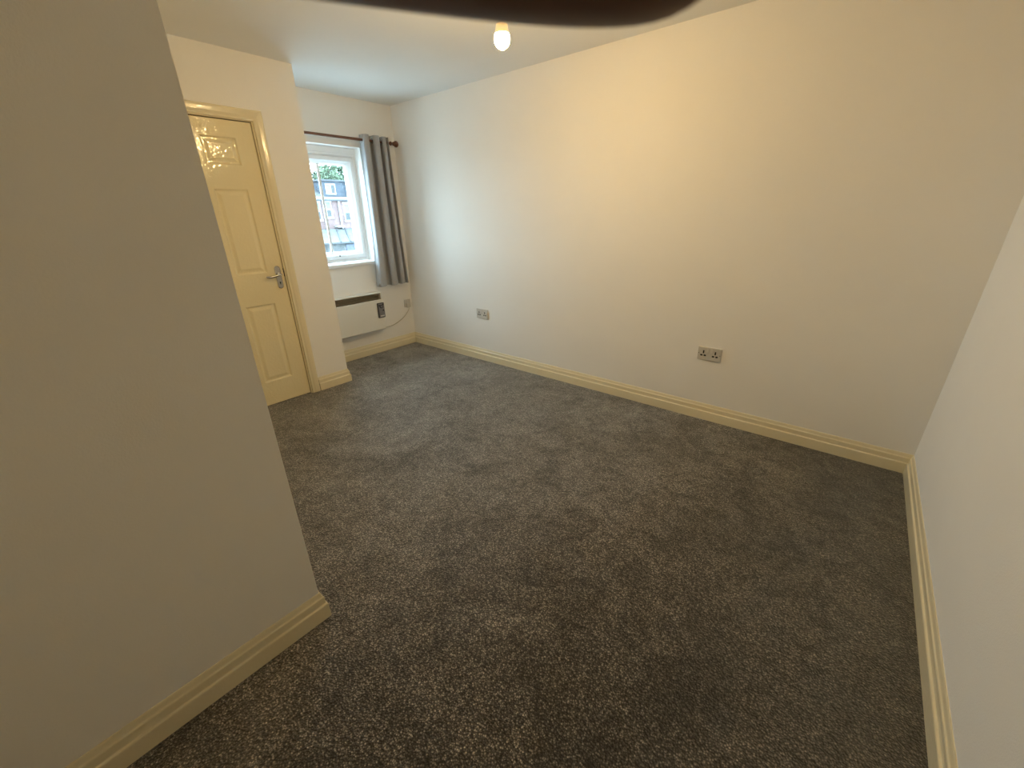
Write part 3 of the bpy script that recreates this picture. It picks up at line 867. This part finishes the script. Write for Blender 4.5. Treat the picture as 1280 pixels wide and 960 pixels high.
# lean-to outbuilding in front: pale roof with lead rolls, dark gutter, rubble wall
lx0, lx1 = FXH + 0.32, -29.6
lz0 = hz(0.99); k2 = (3.938 - lx1) / 15.938
ly = lambda y: C0.y + (y - C0.y) * k2
lz = lambda z: C0.z + (z - C0.z) * k2
ob = tag(empty('outbuilding', (lx1, ly(5.9), GZ)), 'low stone outbuilding with a pale lean-to roof below the brick house', 'outbuilding')
box('wall', (lx0, ly(4.2), GZ), (lx1, ly(7.6), lz(0.44)), M['stone'], ob)
def lean(name, y0, y1, lift, mat, thick=0.1, yb0=None, yb1=None, yt=None):
    yb0 = y0 if yb0 is None else yb0; yb1 = y1 if yb1 is None else yb1
    bm = bmesh.new(); o = ob.location
    ra = [(lx0, y0 if yt is None else hy(yt), lz0 + lift), (lx0, y1 if yt is None else hy(yt) + 0.13, lz0 + lift), (lx1 + 0.25, yb1, lz(0.50) + lift), (lx1 + 0.25, yb0, lz(0.50) + lift)]
    t = [bm.verts.new(Vector(p) - o) for p in ra]; b = [bm.verts.new(Vector(p) - o - Vector((0, 0, thick))) for p in ra]
    bm.faces.new(t); bm.faces.new(b)
    for k in range(4): bm.faces.new((t[k], t[(k + 1) % 4], b[(k + 1) % 4], b[k]))
    return link(name, mesh_from(bm, name), mat, ob)
lean('roof', ly(4.2), ly(7.6), 0.0, M['pale_slate'])
for yy, y2 in ((5.68, 5.79), (6.02, 6.20), (6.36, 6.58), (5.32, 5.36)):
    lean('lead_roll', ly(yy), ly(yy) + 0.12, 0.06, M['lead'], 0.12, ly(y2), ly(y2) + 0.12, yt=yy)
box('gutter', (lx1 + 0.18, ly(4.2), lz(0.45)), (lx1 + 0.34, ly(7.6), lz(0.49)), M['lead'], ob)
box('shutter', (lx1, ly(6.05), lz(0.10)), (lx1 + 0.06, ly(6.52), lz(0.40)), M['shutter'], ob)

# trees behind the roofs
def tree(x, y, top, spread, label, seed, n=2600):
    rnd = random.Random(seed)
    t = tag(empty('tree', (x, y, GZ)), label, 'tree', 'trees behind the brick houses')
    hh = top - GZ
    bm = bmesh.new()
    add_tube(bm, [(0, 0, 0), (0.1, 0.05, hh * 0.3), (-0.1, 0.1, hh * 0.55), (0, 0, hh * 0.8)], [0.34, 0.28, 0.18, 0.06], 8)
    for k in range(6):
        a = k * 1.05; z0 = hh * (0.4 + 0.06 * k)
        add_tube(bm, [(0, 0.05, z0), (math.cos(a) * spread * 0.35, math.sin(a) * spread * 0.35, z0 + hh * 0.12), (math.cos(a) * spread * 0.7, math.sin(a) * spread * 0.7, z0 + hh * 0.2)], [0.14, 0.09, 0.03], 6)
    link('trunk', mesh_from(bm, 'trunk'), M['bark'], t)
    blobs = []
    for k in range(26):
        a = rnd.uniform(0, 6.283); r = spread * math.sqrt(rnd.random()) * 0.85
        f = rnd.random()
        blobs.append((math.cos(a) * r, math.sin(a) * r, hh * (0.50 + 0.40 * f) - 0.10 * r, spread * rnd.uniform(0.26, 0.44)))
    vs, fs = [], []
    for i in range(n):
        b = rnd.choice(blobs)
        d = Vector((rnd.gauss(0, 1), rnd.gauss(0, 1), rnd.gauss(0, 1))).normalized() * b[3] * rnd.uniform(0.6, 1.0)
        p = Vector(b[:3]) + d
        e = Euler((rnd.uniform(0, 6.28), rnd.uniform(0, 6.28), rnd.uniform(0, 6.28))).to_matrix()
        s = rnd.uniform(0.13, 0.26)
        k = len(vs)
        for q in ((-s, 0, 0), (0, -s * 0.55, 0.02), (s, 0, 0), (0, s * 0.55, 0.02)):
            vs.append(p + e @ Vector(q))
        fs.append((k, k + 1, k + 2, k + 3))
    me = bpy.data.meshes.new('foliage'); me.from_pydata(vs, [], fs)
    o = link('foliage', me, M['leaf'], t); o['kind'] = 'stuff'
    return t
tx = -46.0; kt = (3.938 - tx) / 15.938
ty = lambda y: C0.y + (y - C0.y) * kt
tree(tx, ty(6.2), 7.7, 3.6, 'bushy green tree rising right behind the dormer roof', 3, 9000)
tree(tx - 9.5, ty(5.0) - 1.5, 8.0, 3.4, 'green tree crown further along, beside the glazing bar', 5, 7000)
tree(tx - 1, ty(7.7) + 4.5, 8.2, 3.6, 'green tree crown hidden mostly by the curtain', 8, 3000)
